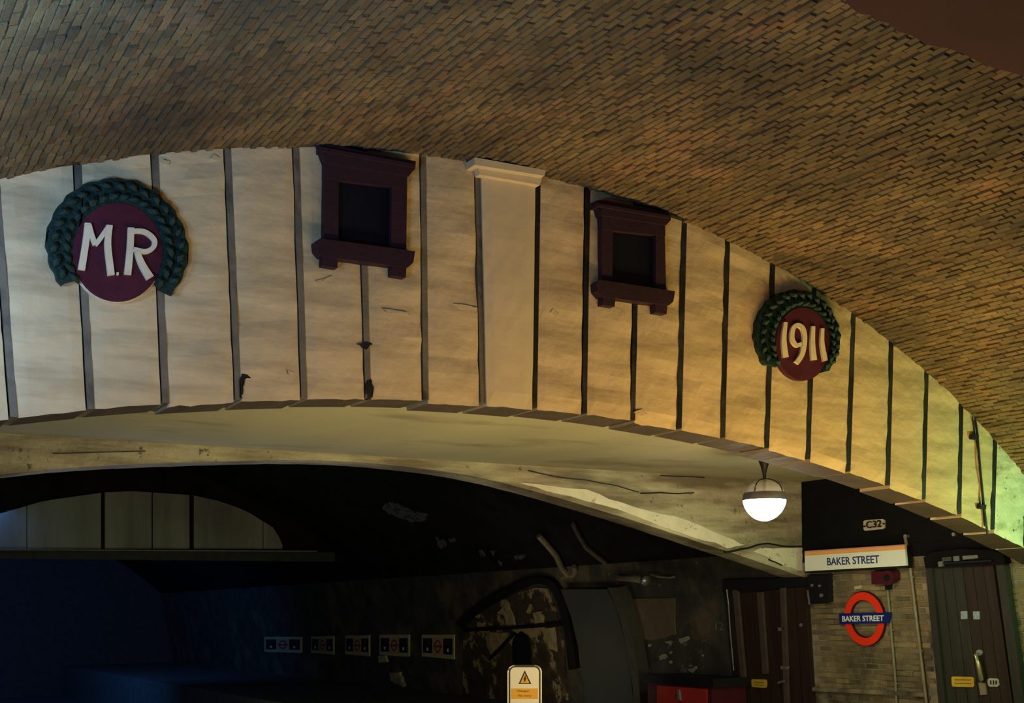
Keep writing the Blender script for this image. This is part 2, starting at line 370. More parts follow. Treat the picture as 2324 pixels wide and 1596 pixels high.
xb = {k: FRONT.at(*v).x for k, v in BOT.items()}; xt = {k: FRONT.at(*v).x for k, v in TOP.items()}
xt[2.5] = (xt[1.5] + xt[3.5]) / 2; xt[-2.5] = (xt[-1.5] + xt[-3.5]) / 2; xt[-7.5] = xt[-6.5] - .485
for k in (-8.5, -9.5, -10.5, -11.5, -12.5): xb[k] = xb[k + 1] - .47; xt[k] = xt[k + 1] - .485
for k in (12.5, 13.5): xb[k] = xb[k - 1] + .475; xt[k] = xt[k - 1] + .475
def bot_z(x): return -17.0366 + math.sqrt(18.607 ** 2 - (x - 4.7735) ** 2)
keys = sorted(xb)
wall_front = struct('wall_front', bmesh.new(), RIB)
bm = bmesh.new(); XS = [-1.85 + i * (WX + 1.85) / 50 for i in range(51)]
loft(bm, [V((x, Y0 + .06, bot_z(x) + .05)) for x in XS] + [V((x, Y0 + .06, vault_z(x) - .0)) for x in XS[::-1]],
     [V((x, Y0 + .33, bot_z(x) + .05)) for x in XS] + [V((x, Y0 + .33, vault_z(x) - .0)) for x in XS[::-1]])
bmesh.ops.translate(bm, verts=bm.verts, vec=(0, 0, EYE)); bmesh.ops.recalc_face_normals(bm, faces=bm.faces); bm.to_mesh(wall_front.data); bm.free()
G = .027                                       # half width of a rib face
def edge(k, s, v):                             # x of the rib edge at height fraction v
    return xb[k] + (xt[k] - xb[k]) * v + s * G
for ka, kb in zip(keys, keys[1:]):
    pil = ka == -.5; d = -.018 if pil else 0.0; bm = bmesh.new(); drop = random.uniform(0, .022); seed = ka * 3.7
    def front(u, v, depth=None):
        x = edge(ka, 1, v) * (1 - u) + edge(kb, -1, v) * u
        zb = bot_z(x) - drop + .035 * (.5 - u) * (1 if x > 4.7 else -1) * 0; zt = vault_z(x) + .02
        z = zb + (zt - zb) * v; y = Y0 + d
        if depth is None:
            e = min(u, 1 - u, v * 1.5) ; y -= (.003 if pil else .016) * noise.noise(V((x * 1.6, z * 7.0, seed))) + .004 * noise.noise(V((x * 9, z * 14, seed)))
            y += .008 * max(0, 1 - e * 14)
            jx = .0035 * noise.noise(V((x * 9, z * 9, 3))); x += jx
            if v == 0: z += .010 * noise.noise(V((x * 14, seed, 1)))
            return V((x, y, z))
        return V((x, Y0 + .38, z))
    A = grid_patch(bm, front, 6, 16); B = grid_patch(bm, lambda u, v: front(u, v, 1), 6, 1)
    for i in range(6): bm.faces.new((A[i][0], B[i][0], B[i + 1][0], A[i + 1][0])); bm.faces.new((A[i][-1], A[i + 1][-1], B[i + 1][-1], B[i][-1]))
    for i in (0, 6):
        bm.faces.new([A[i][j] for j in range(17)] + [B[i][1], B[i][0]])
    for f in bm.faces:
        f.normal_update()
        if abs(f.normal.z) > .75 and f.calc_center_median().z < 2: f.material_index = 1  # undersides take the brown that carries their shade
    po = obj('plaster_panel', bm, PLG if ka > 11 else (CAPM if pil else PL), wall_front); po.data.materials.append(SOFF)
for k in keys:
    bm = bmesh.new(); x0, x1 = xb[k], xt[k]; z0, z1 = bot_z(x0) + .004, vault_z(x1) - .002
    gl = G - .011 if k < 3 else G
    A = [V((x0 - gl, Y0 + .004, z0)), V((x0 + G, Y0 + .004, z0)), V((x1 + G, Y0 + .004, z1)), V((x1 - gl, Y0 + .004, z1))]
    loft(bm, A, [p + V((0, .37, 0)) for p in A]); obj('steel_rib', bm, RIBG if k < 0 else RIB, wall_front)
for pix, dd in (([(1077, 357), (1238, 386), (1236, 399), (1077, 374)], .13), ([(1084, 375), (1231, 399), (1226, 420), (1088, 396)], .07)):
    obj('pilaster_cap', pr(pix, FRONT, 0, dd), CAPM, wall_front)
# broken edges and loose flakes of plaster
for pix in ([(548, 850), (566, 850), (572, 856), (556, 862), (552, 885), (549, 905), (543, 905), (545, 870)], [(830, 872), (842, 862), (848, 876), (845, 902), (836, 905), (828, 888)],
            [(812, 782), (828, 776), (846, 782), (830, 792)]):
    obj('broken_plaster', pr(jag(pix, 2.5, 4), FRONT, -.05, .003), RIB, wall_front)
for pix in ([(1440, 935), (1458, 928), (1470, 940), (1455, 944)], [(868, 700), (925, 709), (928, 714), (880, 711)], [(715, 638), (755, 626), (735, 634), (722, 645)],
            [(1030, 690), (1060, 692), (1085, 700), (1050, 702)], [(370, 362), (386, 366), (382, 374), (372, 372)], [(486, 350), (498, 358), (490, 364), (480, 360)],
            [(2150, 860), (2162, 856), (2160, 868)], [(1255, 700), (1270, 712), (1262, 720), (1250, 710)], [(650, 838), (668, 846), (655, 850)]):
    obj('plaster_flake', pr(jag(pix, 1), FRONT, -.01, .007), PL, wall_front)
tube(bm := bmesh.new(), [FRONT.at(2213, 952, .02), FRONT.at(2218, 985, .03), FRONT.at(2224, 1060, .03), FRONT.at(2232, 1140, .03), FRONT.at(2241, 1212, .03)], .011)
cable = thing('wall_cable', 'dark cable clipped slanting down the green lit end of the bridge front', 'cable', FRONT.at(2241, 1200))
obj('cable_run', bm, BLACK, cable)
for p in ((2215, 992), (2232, 1150)): obj('clip', pr([(p[0] - 6, p[1] - 5), (p[0] + 7, p[1] - 4), (p[0] + 6, p[1] + 6), (p[0] - 6, p[1] + 4)], FRONT, 0, .05), BLACK, cable)
tube(bm := bmesh.new(), [FRONT.at(2206, 945, .012), FRONT.at(2222, 1040, .012), FRONT.at(2234, 1195, .012)], .006)
obj('thin_cable', bm, BLACK, cable)

# ------------------------------------------------------------------ blind windows
def window(name, P):
    w_ = struct(name, pr(P['pane'], FRONT, -.06, .012), GLASSD)
    for nm, pix, dd in P['parts']: obj(nm, pr(pix, FRONT, -.03, dd), MAROON, w_)
window('window_1', dict(pane=[(762, 398), (896, 418), (896, 568), (762, 550)], parts=[
    ('lintel', [(737, 366), (924, 396), (924, 428), (737, 404)], .06), ('jamb', [(737, 400), (769, 404), (768, 556), (735, 552)], .055), ('jamb', [(889, 420), (924, 426), (922, 575), (888, 570)], .055),
    ('cornice', [(724, 325), (758, 326), (800, 338), (944, 366), (942, 384), (934, 392), (928, 400), (740, 370), (734, 356)], .075),
    ('cornice_moulding', [(728, 333), (943, 372), (941, 380), (729, 342)], .095),
    ('sill', [(716, 548), (727, 541), (942, 570), (938, 583), (938, 596), (926, 607), (730, 581), (719, 568)], .085),
    ('bracket', [(733, 578), (767, 583), (766, 608), (732, 603)], .07), ('bracket', [(889, 598), (923, 603), (921, 630), (890, 625)], .07)]))
window('window_2', dict(pane=[(1384, 513), (1494, 532), (1494, 655), (1384, 645)], parts=[
    ('lintel', [(1366, 482), (1510, 505), (1510, 536), (1366, 520)], .06), ('jamb', [(1365, 515), (1391, 520), (1390, 645), (1366, 642)], .055), ('jamb', [(1488, 532), (1509, 536), (1512, 660), (1488, 656)], .055),
    ('cornice', [(1353, 455), (1374, 454), (1524, 484), (1522, 500), (1512, 511), (1366, 489), (1362, 474)], .075),
    ('cornice_moulding', [(1356, 461), (1523, 490), (1521, 496), (1357, 468)], .095),
    ('sill', [(1354, 641), (1362, 635), (1532, 661), (1530, 675), (1528, 685), (1518, 693), (1366, 673), (1356, 660)], .085),
    ('bracket', [(1368, 671), (1397, 675), (1395, 696), (1368, 692)], .07), ('bracket', [(1487, 688), (1515, 692), (1513, 713), (1488, 709)], .07)]))
obj('iron_strap', pr([(1500, 470), (1515, 468), (1562, 490), (1560, 499), (1524, 488)], FRONT, -.02, .05), BLACK, wall_front)

# ------------------------------------------------------------------ the two wreathed plaques
def plaque(label, cx, cy, rx, ry, wo, strokes):
    p = FRONT.at(cx, cy); t = thing('wreathed_plaque', label, 'plaque', p)
    obj('rim', pr(ellipse(cx, cy, rx + 2, ry + 2, 48), FRONT, 0, .045), LETTER if wo['rim'] else DISC, t)
    obj('disc', pr(ellipse(cx, cy, rx, ry, 48), FRONT, 0, .055), DISC, t)
    # wreath: horseshoe band, open at the foot
    a0, a1 = wo['a']; ox, oy, orx, ory = wo['o']; n = 44
    outer = [(ox + orx * (1 + .018 * math.sin(i * 2.3)) * math.cos(math.radians(a0 + (a1 - a0) * i / n)), oy + ory * (1 + .018 * math.sin(i * 1.9)) * math.sin(math.radians(a0 + (a1 - a0) * i / n)) + wo['sk'] * (math.cos(math.radians(a0 + (a1 - a0) * i / n)))) for i in range(n + 1)]
    inner = [(cx + (rx - 3) * math.cos(math.radians(a0 + (a1 - a0) * i / n)), cy + (ry - 3) * math.sin(math.radians(a0 + (a1 - a0) * i / n))) for i in range(n, -1, -1)]
    inner[-1] = wo['li']; inner[0] = wo['ri']
    wr = obj('wreath', pr(outer + inner, FRONT, 0, .05), GREEN, t)
    # overlapping leaves, one shared mesh
    me = bpy.data.meshes.new('leaf'); lv = [(-.5, 0, .1), (-.2, .22, .25), (.2, .2, .3), (.5, 0, .15), (.2, -.2, .3), (-.2, -.22, .25), (0, 0, .55), (-.5, 0, -.3), (.5, 0, -.3)]
    me.from_pydata([tuple(q) for q in lv], [], [(0, 6, 1), (1, 6, 2), (2, 6, 3), (3, 6, 4), (4, 6, 5), (5, 6, 0), (7, 0, 1), (7, 5, 0), (8, 3, 4), (8, 2, 3)])
    me.materials.append(GREEN); sc = (FRONT.at(cx + rx, cy) - FRONT.at(cx - rx, cy)).length * .155
    base = origin(wr)
    for i in range(1, n, 1):
        for fr, tw in ((.30, 25), (.72, -28)):
            o = outer[i]; q = inner[n - i]; x = q[0] + (o[0] - q[0]) * fr; y = q[1] + (o[1] - q[1]) * fr
            if (i + (tw > 0)) % 2: continue
            P_ = FRONT.at(x, y, .05); Q = FRONT.at(*outer[min(i + 1, n)], .05) - FRONT.at(*outer[i - 1], .05); ang = math.atan2(Q.z, Q.x) + math.radians(tw)
            lf = bpy.data.objects.new('leaf', me); lf.parent = wr
            lf.matrix_world = Matrix.Translation(P_ + V((0, 0, EYE)) - base) @ Matrix.Rotation(-ang, 4, 'Y') @ Matrix.Rotation(math.radians(90), 4, 'X') @ Matrix.Scale(sc * random.uniform(.9, 1.15), 4)
            COL.objects.link(lf)
    for nm, sts in strokes:
        bm = bmesh.new()
        for si, (pts, wd) in enumerate(sts): stroke(bm, smooth_line(pts), [wd[0] + (wd[1] - wd[0]) * i / (5 * (len(pts) - 1)) for i in range(5 * (len(pts) - 1) + 1)], FRONT, .05, .075 + .003 * si)
        obj(nm, bm, LETTER, t)
def cr(pts, s, ox, oy): return [(x / s + ox, y / s + oy) for x, y in pts]
a = lambda *p: cr(p, 5.149, 90, 390)
plaque('maroon disc lettered M.R in a green wreath, left on the bridge front', 267, 573, 102, 112,
       dict(rim=True, a=(142, 400), o=(267, 560, 160, 154), sk=11, li=(150, 640), ri=(362, 655)),
       [('letter', [(a((565, 595), (545, 800), (490, 1145)), (14, 16)), (a((575, 620), (610, 740), (655, 850)), (13, 11)), (a((655, 850), (730, 750), (805, 640)), (11, 11)), (a((820, 620), (800, 850), (840, 1205)), (14, 15))]),
        ('full_stop', [(a((900, 1190), (925, 1190)), (6, 6))]),
        ('letter', [(a((1070, 650), (1060, 900), (1030, 1200)), (14, 16)), (a((1070, 690), (1230, 700), (1340, 790), (1330, 880), (1240, 930), (1100, 905)), (11, 11)), (a((1140, 930), (1200, 1080), (1295, 1240)), (12, 18))])])
a = lambda *p: cr(p, 6.384, 1700, 630)
plaque('maroon disc numbered 1911 in a dark green wreath, right on the bridge front', 1822, 780, 61, 82,
       dict(rim=False, a=(140, 402), o=(1811, 764, 95, 106), sk=7, li=(1768, 832), ri=(1868, 845)),
       [('digit', [(a((535, 645), (510, 900), (535, 1155)), (8, 13))]),
        ('digit', [(a((770, 960), (690, 980), (630, 880), (645, 740), (705, 690), (780, 730), (810, 850), (800, 1000), (765, 1130), (690, 1240)), (9, 11))]),
        ('digit', [(a((935, 705), (925, 950), (945, 1195)), (8, 13))]), ('digit', [(a((1070, 735), (1065, 950), (1110, 1210)), (7, 11))])])

# ------------------------------------------------------------------ rear girder of the bridge
RP = [BACK.at(*p) for p in ((0, 1078), (150, 1063), (350, 1052), (700, 1045), (900, 1057), (1100, 1087), (1350, 1155), (1645, 1250), (1826, 1311))]
def rear_z(x):
    if x <= RP[0].x: return RP[0].z + (x - RP[0].x) * .12
    for i in range(len(RP) - 1):
        if x <= RP[i + 1].x or i == len(RP) - 2:
            p0, p1, p2, p3 = RP[max(i - 1, 0)], RP[i], RP[i + 1], RP[min(i + 2, len(RP) - 1)]
            m1 = (p2.z - p0.z) / (p2.x - p0.x); m2 = (p3.z - p1.z) / (p3.x - p1.x); h = p2.x - p1.x; t = (x - p1.x) / h
            return (2 * t ** 3 - 3 * t * t + 1) * p1.z + (t ** 3 - 2 * t * t + t) * h * m1 + (-2 * t ** 3 + 3 * t * t) * p2.z + (t ** 3 - t * t) * h * m2
XR0, XR1 = -1.9, RP[-1].x
def rear_patch(xa, xb_, za):
    n = max(4, int((xb_ - xa) * 8)); bm = bmesh.new()
    def fn(u, v, y=None):
        x = xa + (xb_ - xa) * u; z = rear_z(x); z = z + (1.86 - z) * v
        if v == 0: z += .006 * noise.noise(V((x * 12, 4, 0)))
        return V((x, (Y1 - .012 * noise.noise(V((x * 3, z * 6, 1)))) if y is None else y, z))
    A = grid_patch(bm, fn, n, 8); B = grid_patch(bm, lambda u, v: fn(u, v, Y1 + .37), n, 1)
    for i in range(n): bm.faces.new((A[i][0], B[i][0], B[i + 1][0], A[i + 1][0])); bm.faces.new((A[i][-1], A[i + 1][-1], B[i + 1][-1], B[i][-1]))
    for i in (0, n): bm.faces.new([A[i][j] for j in range(9)] + [B[i][1], B[i][0]])
    return bm
wall_back = struct('wall_back', rear_patch(XR0, XR1, 0), REAR)
for pts, wd in (([(1645, 1254), (1668, 1250), (1690, 1246), (1705, 1242), (1722, 1236), (1745, 1234), (1775, 1240), (1823, 1240)], (5, 2.5)),
                ([(1200, 1068), (1260, 1082), (1330, 1090), (1400, 1102), (1450, 1118)], (2, 1.5)), ([(1455, 1120), (1500, 1118), (1540, 1121), (1575, 1119)], (3, 2)),
                ([(1500, 1080), (1560, 1082), (1600, 1084)], (1.5, 1)), ([(1745, 1270), (1760, 1276), (1775, 1284)], (3, 2))):
    obj('crack', stroke(bmesh.new(), jag(pts, .8, 2)[:-1], [wd[0] + (wd[1] - wd[0]) * i / (2 * len(pts)) for i in range(2 * len(pts))], BACK, -.01, .016), BLACK, wall_back)
PALE = mat('pale_cream', (.70, .66, .48), .5, var=.12, scale=6, bump=.5, bscale=20, spots=((.25, .21, .14), 9, .58, .68))  # paler cream along the girder's lower edge
for pix in ([(1180, 1095), (1330, 1112), (1440, 1150), (1560, 1180), (1640, 1215), (1690, 1238), (1650, 1243), (1540, 1207), (1400, 1157), (1260, 1120)], [(1712, 1250), (1735, 1243), (1820, 1246), (1822, 1298), (1775, 1284)]):
    obj('pale_patch', pr(jag(pix, 2.5, 4), BACK, -.03, .0155), PALE, wall_back)
bm = bmesh.new(); tube(bm, [BACK.at(120, 1030, .02), BACK.at(330, 1024, .02)], .004); obj('thin_wire', bm, BLACK, wall_back)

# ------------------------------------------------------------------ hanging globe lamp
q = ray(1735, 1122); LY = 9.8; c = q * (LY / q.y); zd = c.dot(f_); k = zd / F_PX
lamp = thing('pendant_lamp', 'lit glass globe lamp hanging under the footbridge', 'lamp', c)
obj('lamp_stem', lathe(bmesh.new(), c, [(.08, 1.66 - c.z), (17 * k, 1.645 - c.z), (14 * k, 78 * k), (8 * k, 62 * k), (4.6 * k, 48 * k), (3.4 * k, 36 * k), (3.4 * k, 4 * k)], 20, True), BLACK, lamp, True)
obj('glass_dome', lathe(bmesh.new(), c, [(44 * k * math.cos(math.radians(a)), 2 * k + 32 * k * math.sin(math.radians(a))) for a in range(0, 88, 8)], 32), CLEAR, lamp, True)
obj('band', lathe(bmesh.new(), c, [(46 * k, 3 * k), (47.5 * k, 2 * k), (49 * k, -6 * k), (49.5 * k, -14 * k), (47.5 * k, -14 * k), (45 * k, 1 * k)], 32), mat('dull_grey_metal', (.12, .11, .13), .5, bump=0), lamp, True)
for a_ in range(4):
    ph = math.radians(a_ * 90 + 20)
    obj('frame_rod', tube(bmesh.new(), [(c.x + 45 * k * math.cos(math.radians(e)) * math.cos(ph), c.y + 45 * k * math.cos(math.radians(e)) * math.sin(ph), c.z + 2 * k + 33 * k * math.sin(math.radians(e))) for e in range(0, 91, 15)], 1.3 * k, 6), BLACK, lamp, True)
obj('lit_bowl', lathe(bmesh.new(), c, [(48.5 * k * math.cos(math.radians(a)), -12 * k - 49 * k * math.sin(math.radians(a)) ** 1.15) for a in range(0, 90, 9)] + [(.5 * k, -60.5 * k)], 36, True), OPAL, lamp, True)
obj('bowl_cover', lathe(bmesh.new(), c, [(.02 * k, -2 * k), (20 * k, -2 * k), (45 * k, -5 * k), (45 * k, -8 * k), (.02 * k, -8 * k)], 32), mat('cream_bowl_cover', (.55, .50, .42), .5, bump=0), lamp)  # disc added to keep the bowl's glow out of the dome
obj('finial', lathe(bmesh.new(), c, [(1.6 * k, -50 * k), (2 * k, -60 * k), (1.4 * k, -63 * k)], 10, True), BLACK, lamp)

# ------------------------------------------------------------------ things on the far side wall
def quad(x0, y0, x1, y1, x2, y2, x3, y3): return [(x0, y0), (x1, y1), (x2, y2), (x3, y3)]
def plate(name, label, cat, pix, sf, m, dd=.02, d0=0):
    t = thing(name, label, cat, sf.at(*pix[0], d0)); return t, obj('plate', pr(pix, sf, d0, d0 + dd), m, t)
# number plate
t, _ = plate('number_plate', 'small cream plate lettered C32 on the black wall', 'sign', [(1959, 1184), (1963, 1181), (2003, 1178), (2007, 1181), (2007, 1198), (2003, 1201), (1963, 1205), (1960, 1202)], SU, mat('cream_plate', (.50, .44, .30), .6, var=.2, scale=20, bump=.1), .02)
text('lettering', 'C32', BLKP, t, SU.at(1966, 1200, .041), SU.at(2001, 1196, .041), SU.at(1965, 1184, .041), SU.n, .003, .02)
for p in ((1961, 1195), (2004, 1189)): obj('screw', pr(ellipse(*p, 1.6, 1.8, 8), SU, .03, .045), BLKP, t)
# long station name board, standing off the wall
t, _ = plate('station_name_board', 'long white board reading BAKER STREET under an orange stripe', 'sign', quad(1826, 1251, 2053, 1236, 2057, 1284, 1827, 1297), SU, WHITE, .03, .10)
obj('orange_stripe', pr(quad(1826, 1254, 2053, 1239, 2054, 1247, 1826, 1262), SU, .13, .134), ORANGE, t)
obj('pink_edge', pr(quad(1826, 1251, 2053, 1236, 2053, 1239, 1826, 1254), SU, .13, .134), PINK, t)
obj('back_frame', pr(quad(1826, 1294, 2057, 1281, 2058, 1289, 1827, 1301), SU, 0, .10), BLACK, t)
obj('end_bracket', pr(quad(2048, 1238, 2057, 1238, 2058, 1284, 2052, 1285), SU, 0, .10), BLACK, t)
text('lettering', 'BAKER STREET', mat('dark_blue_print', (.015, .04, .16), .5, bump=0), t, SU.at(1878, 1284, .131), SU.at(1996, 1278.5, .131), SU.at(1877, 1266.5, .131), SU.n, .003, .014)
# roundel
t = thing('station_roundel', 'red ring and blue bar station sign reading BAKER STREET', 'sign', SL.at(1958, 1405))
def ring_mesh(sf, C, U, W, ro, ri, d0, d1, n=56):
    bm = bmesh.new(); N = sf.n; R = []
    for i in range(n):
        a = 2 * math.pi * i / n; e = U * math.cos(a) + W * math.sin(a); R.append([bm.verts.new(C + e * r + N * d) for r, d in ((ro, d0), (ro, d1), (ri, d1), (ri, d0))])
    for i in range(n):
        A, B = R[i], R[(i + 1) % n]
        for j in range(4): bm.faces.new((A[j], B[j], B[(j + 1) % 4], A[(j + 1) % 4]))
    return bm
DR = .06; C = SL.at(1960, 1405.5, DR); UY = (SL.at(2006, 1405, DR) - SL.at(1914, 1405, DR)) / 2; WZ = (SL.at(1955, 1343, DR) - SL.at(1964, 1468.5, DR)) / 2
obj('ring', ring_mesh(SL, C, UY, WZ, .97, .69, -.03, 0), RED, t)
obj('ring_edge', ring_mesh(SL, C, UY, WZ, 1.0, .66, -.035, -.012), mat('dark_edge', (.03, .01, .01), .5, bump=0), t)
obj('bar', pr(quad(1904, 1393, 2017, 1391, 2017, 1415, 1905, 1417), SL, DR - .03, DR + .015), NAVY, t)
text('lettering', 'BAKER STREET', WHITE, t, SL.at(1912, 1411.5, DR + .016), SL.at(2006, 1410, DR + .016), SL.at(1911.5, 1398.5, DR + .016), SL.n, .004, .02)
for p in ((1930, 1405), (1990, 1404)): obj('fixing', pr(ellipse(*p, 4, 4, 8), SL, 0, DR - .03), BLACK, t)
# small label above the ring, black junction box, red alarm
t, _ = plate('wall_label', 'tiny pale label just above the red ring sign', 'label', quad(1938, 1331, 1953, 1329, 1955, 1336, 1939, 1338), SL, CREAMB, .02)
t = thing('junction_box', 'black box with white dots beside the hanging girder tip', 'box', SL.at(1855, 1340))
obj('box_body', pr(quad(1832, 1306, 1879, 1306, 1881, 1369, 1836, 1372), SL, 0, .09), BLACK, t)
for x, y, r in ((1842, 1329, 3), (1859, 1330, 2.8), (1863, 1352, 4), (1833, 1352, 2)): obj('indicator', pr(ellipse(x, y, r, r * 1.1, 10), SL, .09, .10), STEEL, t)
obj('side_strip', pr(quad(1831, 1340, 1834, 1340, 1838, 1372, 1835, 1373), SL, .0, .095), STEEL, t)
t = thing('fire_alarm', 'dark red alarm sounder above the ring sign', 'alarm', SL.at(2000, 1315))
obj('alarm_box', pr(quad(1977, 1299, 2004, 1296, 2005, 1325, 1978, 1327), SL, 0, .10), DRED, t)
obj('sounder', pr(ellipse(2012, 1312, 14, 17, 24), SL, 0, .14), DRED, t); obj('sounder_core', pr(ellipse(2011, 1312, 6, 8, 16), SL, .14, .16), BLACK, t)
obj('gland', pr(quad(2007, 1326, 2018, 1326, 2019, 1339, 2009, 1339), SL, 0, .06), BLACK, t)
def pipe(label, pts, sf, r, name='wall_conduit', m=PIPE, clips=()):
    t = thing(name, label, 'pipe', sf[0].at(*pts[-1])); obj('pipe_run', tube(bmesh.new(), [s.at(x, y, r + .015) for (x, y), s in zip(pts, sf)], r, 10), m, t, True)
    for x, y in clips: obj('clip', pr(quad(x - 5, y - 2, x + 5, y - 2, x + 5, y + 2, x - 5, y + 2), sf[-1], 0, r * 2.3), m, t)
    return t
pipe('thin grey conduit running down from the red alarm', [(2014, 1338), (2019, 1390), (2026, 1470), (2032, 1540), (2035, 1600), (2037, 1640)], [SL] * 6, .017, clips=((2023, 1430), (2033, 1552)))
tt = pipe('tall grey conduit between the name board and the right door', [(2054, 1217), (2062, 1258), (2072, 1340), (2083, 1430), (2094, 1520), (2103, 1596), (2108, 1640)], [SU, SL, SL, SL, SL, SL, SL], .02, clips=((2068, 1310), (2088, 1478)))
obj('cap', pr(ellipse(2054, 1217, 4, 4, 10), SU, 0, .05), STEEL, tt)
trim = struct('trim_1', pr(quad(1843, 1561, 2096, 1573, 2098, 1582, 1844, 1569), SL, 0, .05), MORTW)
plate('blue_enamel_stud', 'small pale stud on the black wall right of the name board', 'stud', ellipse(2163, 1213, 3.5, 4.5, 10), SU, STEEL, .03)

# doors: plank leaves in frames
def split_quad(q, n, gap):                     # n upright strips inside a picture quad (tl, tr, br, bl)
    out = []
    for i in range(n):
        a, b = (i + gap) / n, (i + 1 - gap) / n
        l = lambda p, r, t: (p[0] + (r[0] - p[0]) * t, p[1] + (r[1] - p[1]) * t)
        out.append([l(q[0], q[1], a), l(q[0], q[1], b), l(q[3], q[2], b), l(q[3], q[2], a)])
    return out
d1 = struct('door_1', pr(quad(1640, 1322, 1832, 1322, 1852, 1660, 1676, 1660), SL, -.02, .03), DOORM)
obj('door_head', pr(quad(1640, 1316, 1830, 1312, 1832, 1330, 1642, 1346), SL, 0, .09), BLACK, d1)
for q in split_quad(quad(1656, 1350, 1828, 1332, 1848, 1650, 1684, 1650), 7, .07): obj('plank', pr(q, SL, .02, .055 + random.uniform(0, .006)), DOORM, d1)
for q in (quad(1662, 1340, 1672, 1340, 1690, 1540, 1680, 1540), quad(1717, 1345, 1728, 1345, 1740, 1530, 1730, 1530), quad(1770, 1335, 1779, 1335, 1790, 1650, 1781, 1650)):
    obj('batten', pr(q, SL, .05, .10), mat('highlit_brown_batten', (.085, .065, .052), .45, bump=.2), d1)  # upright highlights put into the battens' lighter brown
obj('edge_rod', tube(bmesh.new(), [SL.at(1649, 1338, .10), SL.at(1653, 1370, .10), SL.at(1657, 1430, .10), SL.at(1665, 1522, .10)], .010), STEEL, d1)
for q in (quad(1765, 1425, 1780, 1424, 1781, 1432, 1766, 1433), quad(1771, 1512, 1785, 1512, 1786, 1519, 1772, 1520)): obj('latch_plate', pr(q, SL, .05, .10), STEEL, d1)
obj('door_handle', stroke(bmesh.new(), [(1765, 1552), (1770, 1548), (1779, 1547)], 4, SL, .06, .12), STEEL, d1)
obj('door_stud', pr(ellipse(1817, 1419, 3, 4, 8), SL, .05, .07), STEEL, d1)
t, _ = plate('yellow_label', 'yellow label on the brown double door left of the girder tip', 'label', [(1705, 1544), (1707, 1542), (1737, 1543), (1740, 1546), (1740, 1560), (1737, 1562), (1709, 1560), (1706, 1558)], SL, YEL, .01, .062)
for y in (1548, 1554): obj('print_line', pr(quad(1711, y, 1733, y + .6, 1733, y + 2.6, 1711, y + 2), SL, .072, .074), BROWNP, t)
d2 = struct('door_2', pr(quad(2100, 1268, 2278, 1262, 2334, 1660, 2136, 1660), SL, -.02, .02), DOORG)
obj('door_head', pr([(2096, 1266), (2112, 1254), (2180, 1246), (2250, 1249), (2276, 1258), (2282, 1282), (2100, 1290)], SL, 0, .10), BLACKW, d2)
obj('door_frame', pr(quad(2098, 1270, 2112, 1270, 2152, 1660, 2136, 1660), SL, 0, .09), DOORG, d2)
obj('door_frame', pr(quad(2258, 1264, 2276, 1264, 2334, 1660, 2310, 1660), SL, 0, .09), DOORG, d2)
for i, q in enumerate(split_quad(quad(2115, 1288, 2254, 1282, 2306, 1650, 2152, 1650), 6, .02)): obj('plank', pr(q, SL, .01, .045 + random.uniform(0, .008)), DOORG if i < 3 else DOORM, d2)
for q in (quad(2137, 1266, 2158, 1264, 2159, 1273, 2139, 1275), quad(2163, 1263, 2176, 1262, 2177, 1273, 2164, 1274), quad(2184, 1262, 2218, 1260, 2219, 1267, 2185, 1271)): obj('vent_slat', pr(q, SL, .08, .115), GREYP if q[0][0] == 2137 else STEEL, d2)
obj('closer_arm', pr(quad(2128, 1276, 2138, 1274, 2139, 1286, 2130, 1287), SL, .08, .13), STEEL, d2)
obj('closer_rail', pr(quad(2140, 1277, 2250, 1271, 2250, 1275, 2140, 1281), SL, .08, .12), BLACK, d2)
for q in (quad(2180, 1388, 2194, 1387, 2195, 1405, 2181, 1406), quad(2208, 1388, 2222, 1388, 2223, 1406, 2209, 1406)):
    tq = obj('notice_plate', pr(q, SL, .04, .062), mat('pale_blue_plate', (.34, .40, .42), .5, var=.4, scale=40, bump=0), d2)
obj('door_handle', tube(bmesh.new(), [SL.at(2214, 1487, .06), SL.at(2216, 1489, .12), SL.at(2221, 1512, .12), SL.at(2227, 1542, .12), SL.at(2228, 1544, .06)], .024, 12), mat('brass', (.55, .48, .26), .3, metal=.6, bump=.05), d2, True)
obj('handle_rose', pr(ellipse(2222, 1482, 8, 7, 14), SL, .04, .06), STEEL, d2)
obj('lock_plate', pr(quad(2220, 1550, 2235, 1551, 2239, 1577, 2225, 1578), SL, .04, .07), PIPE, d2)
t, _ = plate('yellow_label', 'yellow label on the right hand door left of its bar handle', 'label', [(2159, 1538), (2162, 1536), (2207, 1537), (2210, 1540), (2211, 1557), (2208, 1560), (2163, 1559), (2160, 1556)], SL, YEL, .01, .054)
for y in (1542, 1550): obj('print_line', pr(quad(2166, y, 2204, y + .6, 2204, y + 3, 2166, y + 2.4), SL, .064, .066), BROWNP, t)
t, _ = plate('white_label', 'small white label right of the bar handle', 'label', [(2241, 1543), (2245, 1540), (2262, 1541), (2266, 1544), (2267, 1556), (2263, 1559), (2247, 1559), (2242, 1556)], SL, mat('off_white_label', (.45, .43, .34), .5, var=.3, scale=30, bump=0), .012, .054)
for x in (2247, 2253, 2259): obj('print_line', pr(quad(x, 1545, x + 3, 1545, x + 3, 1554, x, 1554), SL, .066, .068), BLKP, t)
# letters on the dark wall left of the door
t = thing('wall_number', 'faded pale 12 painted on the dark wall left of the brown door', 'sign', SL.at(1634, 1425))
text('lettering', '12', mat('faded_white_paint', (.16, .15, .14), .8, bump=0), t, SL.at(1624, 1431, .002), SL.at(1643, 1431, .002), SL.at(1623, 1412, .002), SL.n, .003, .01)

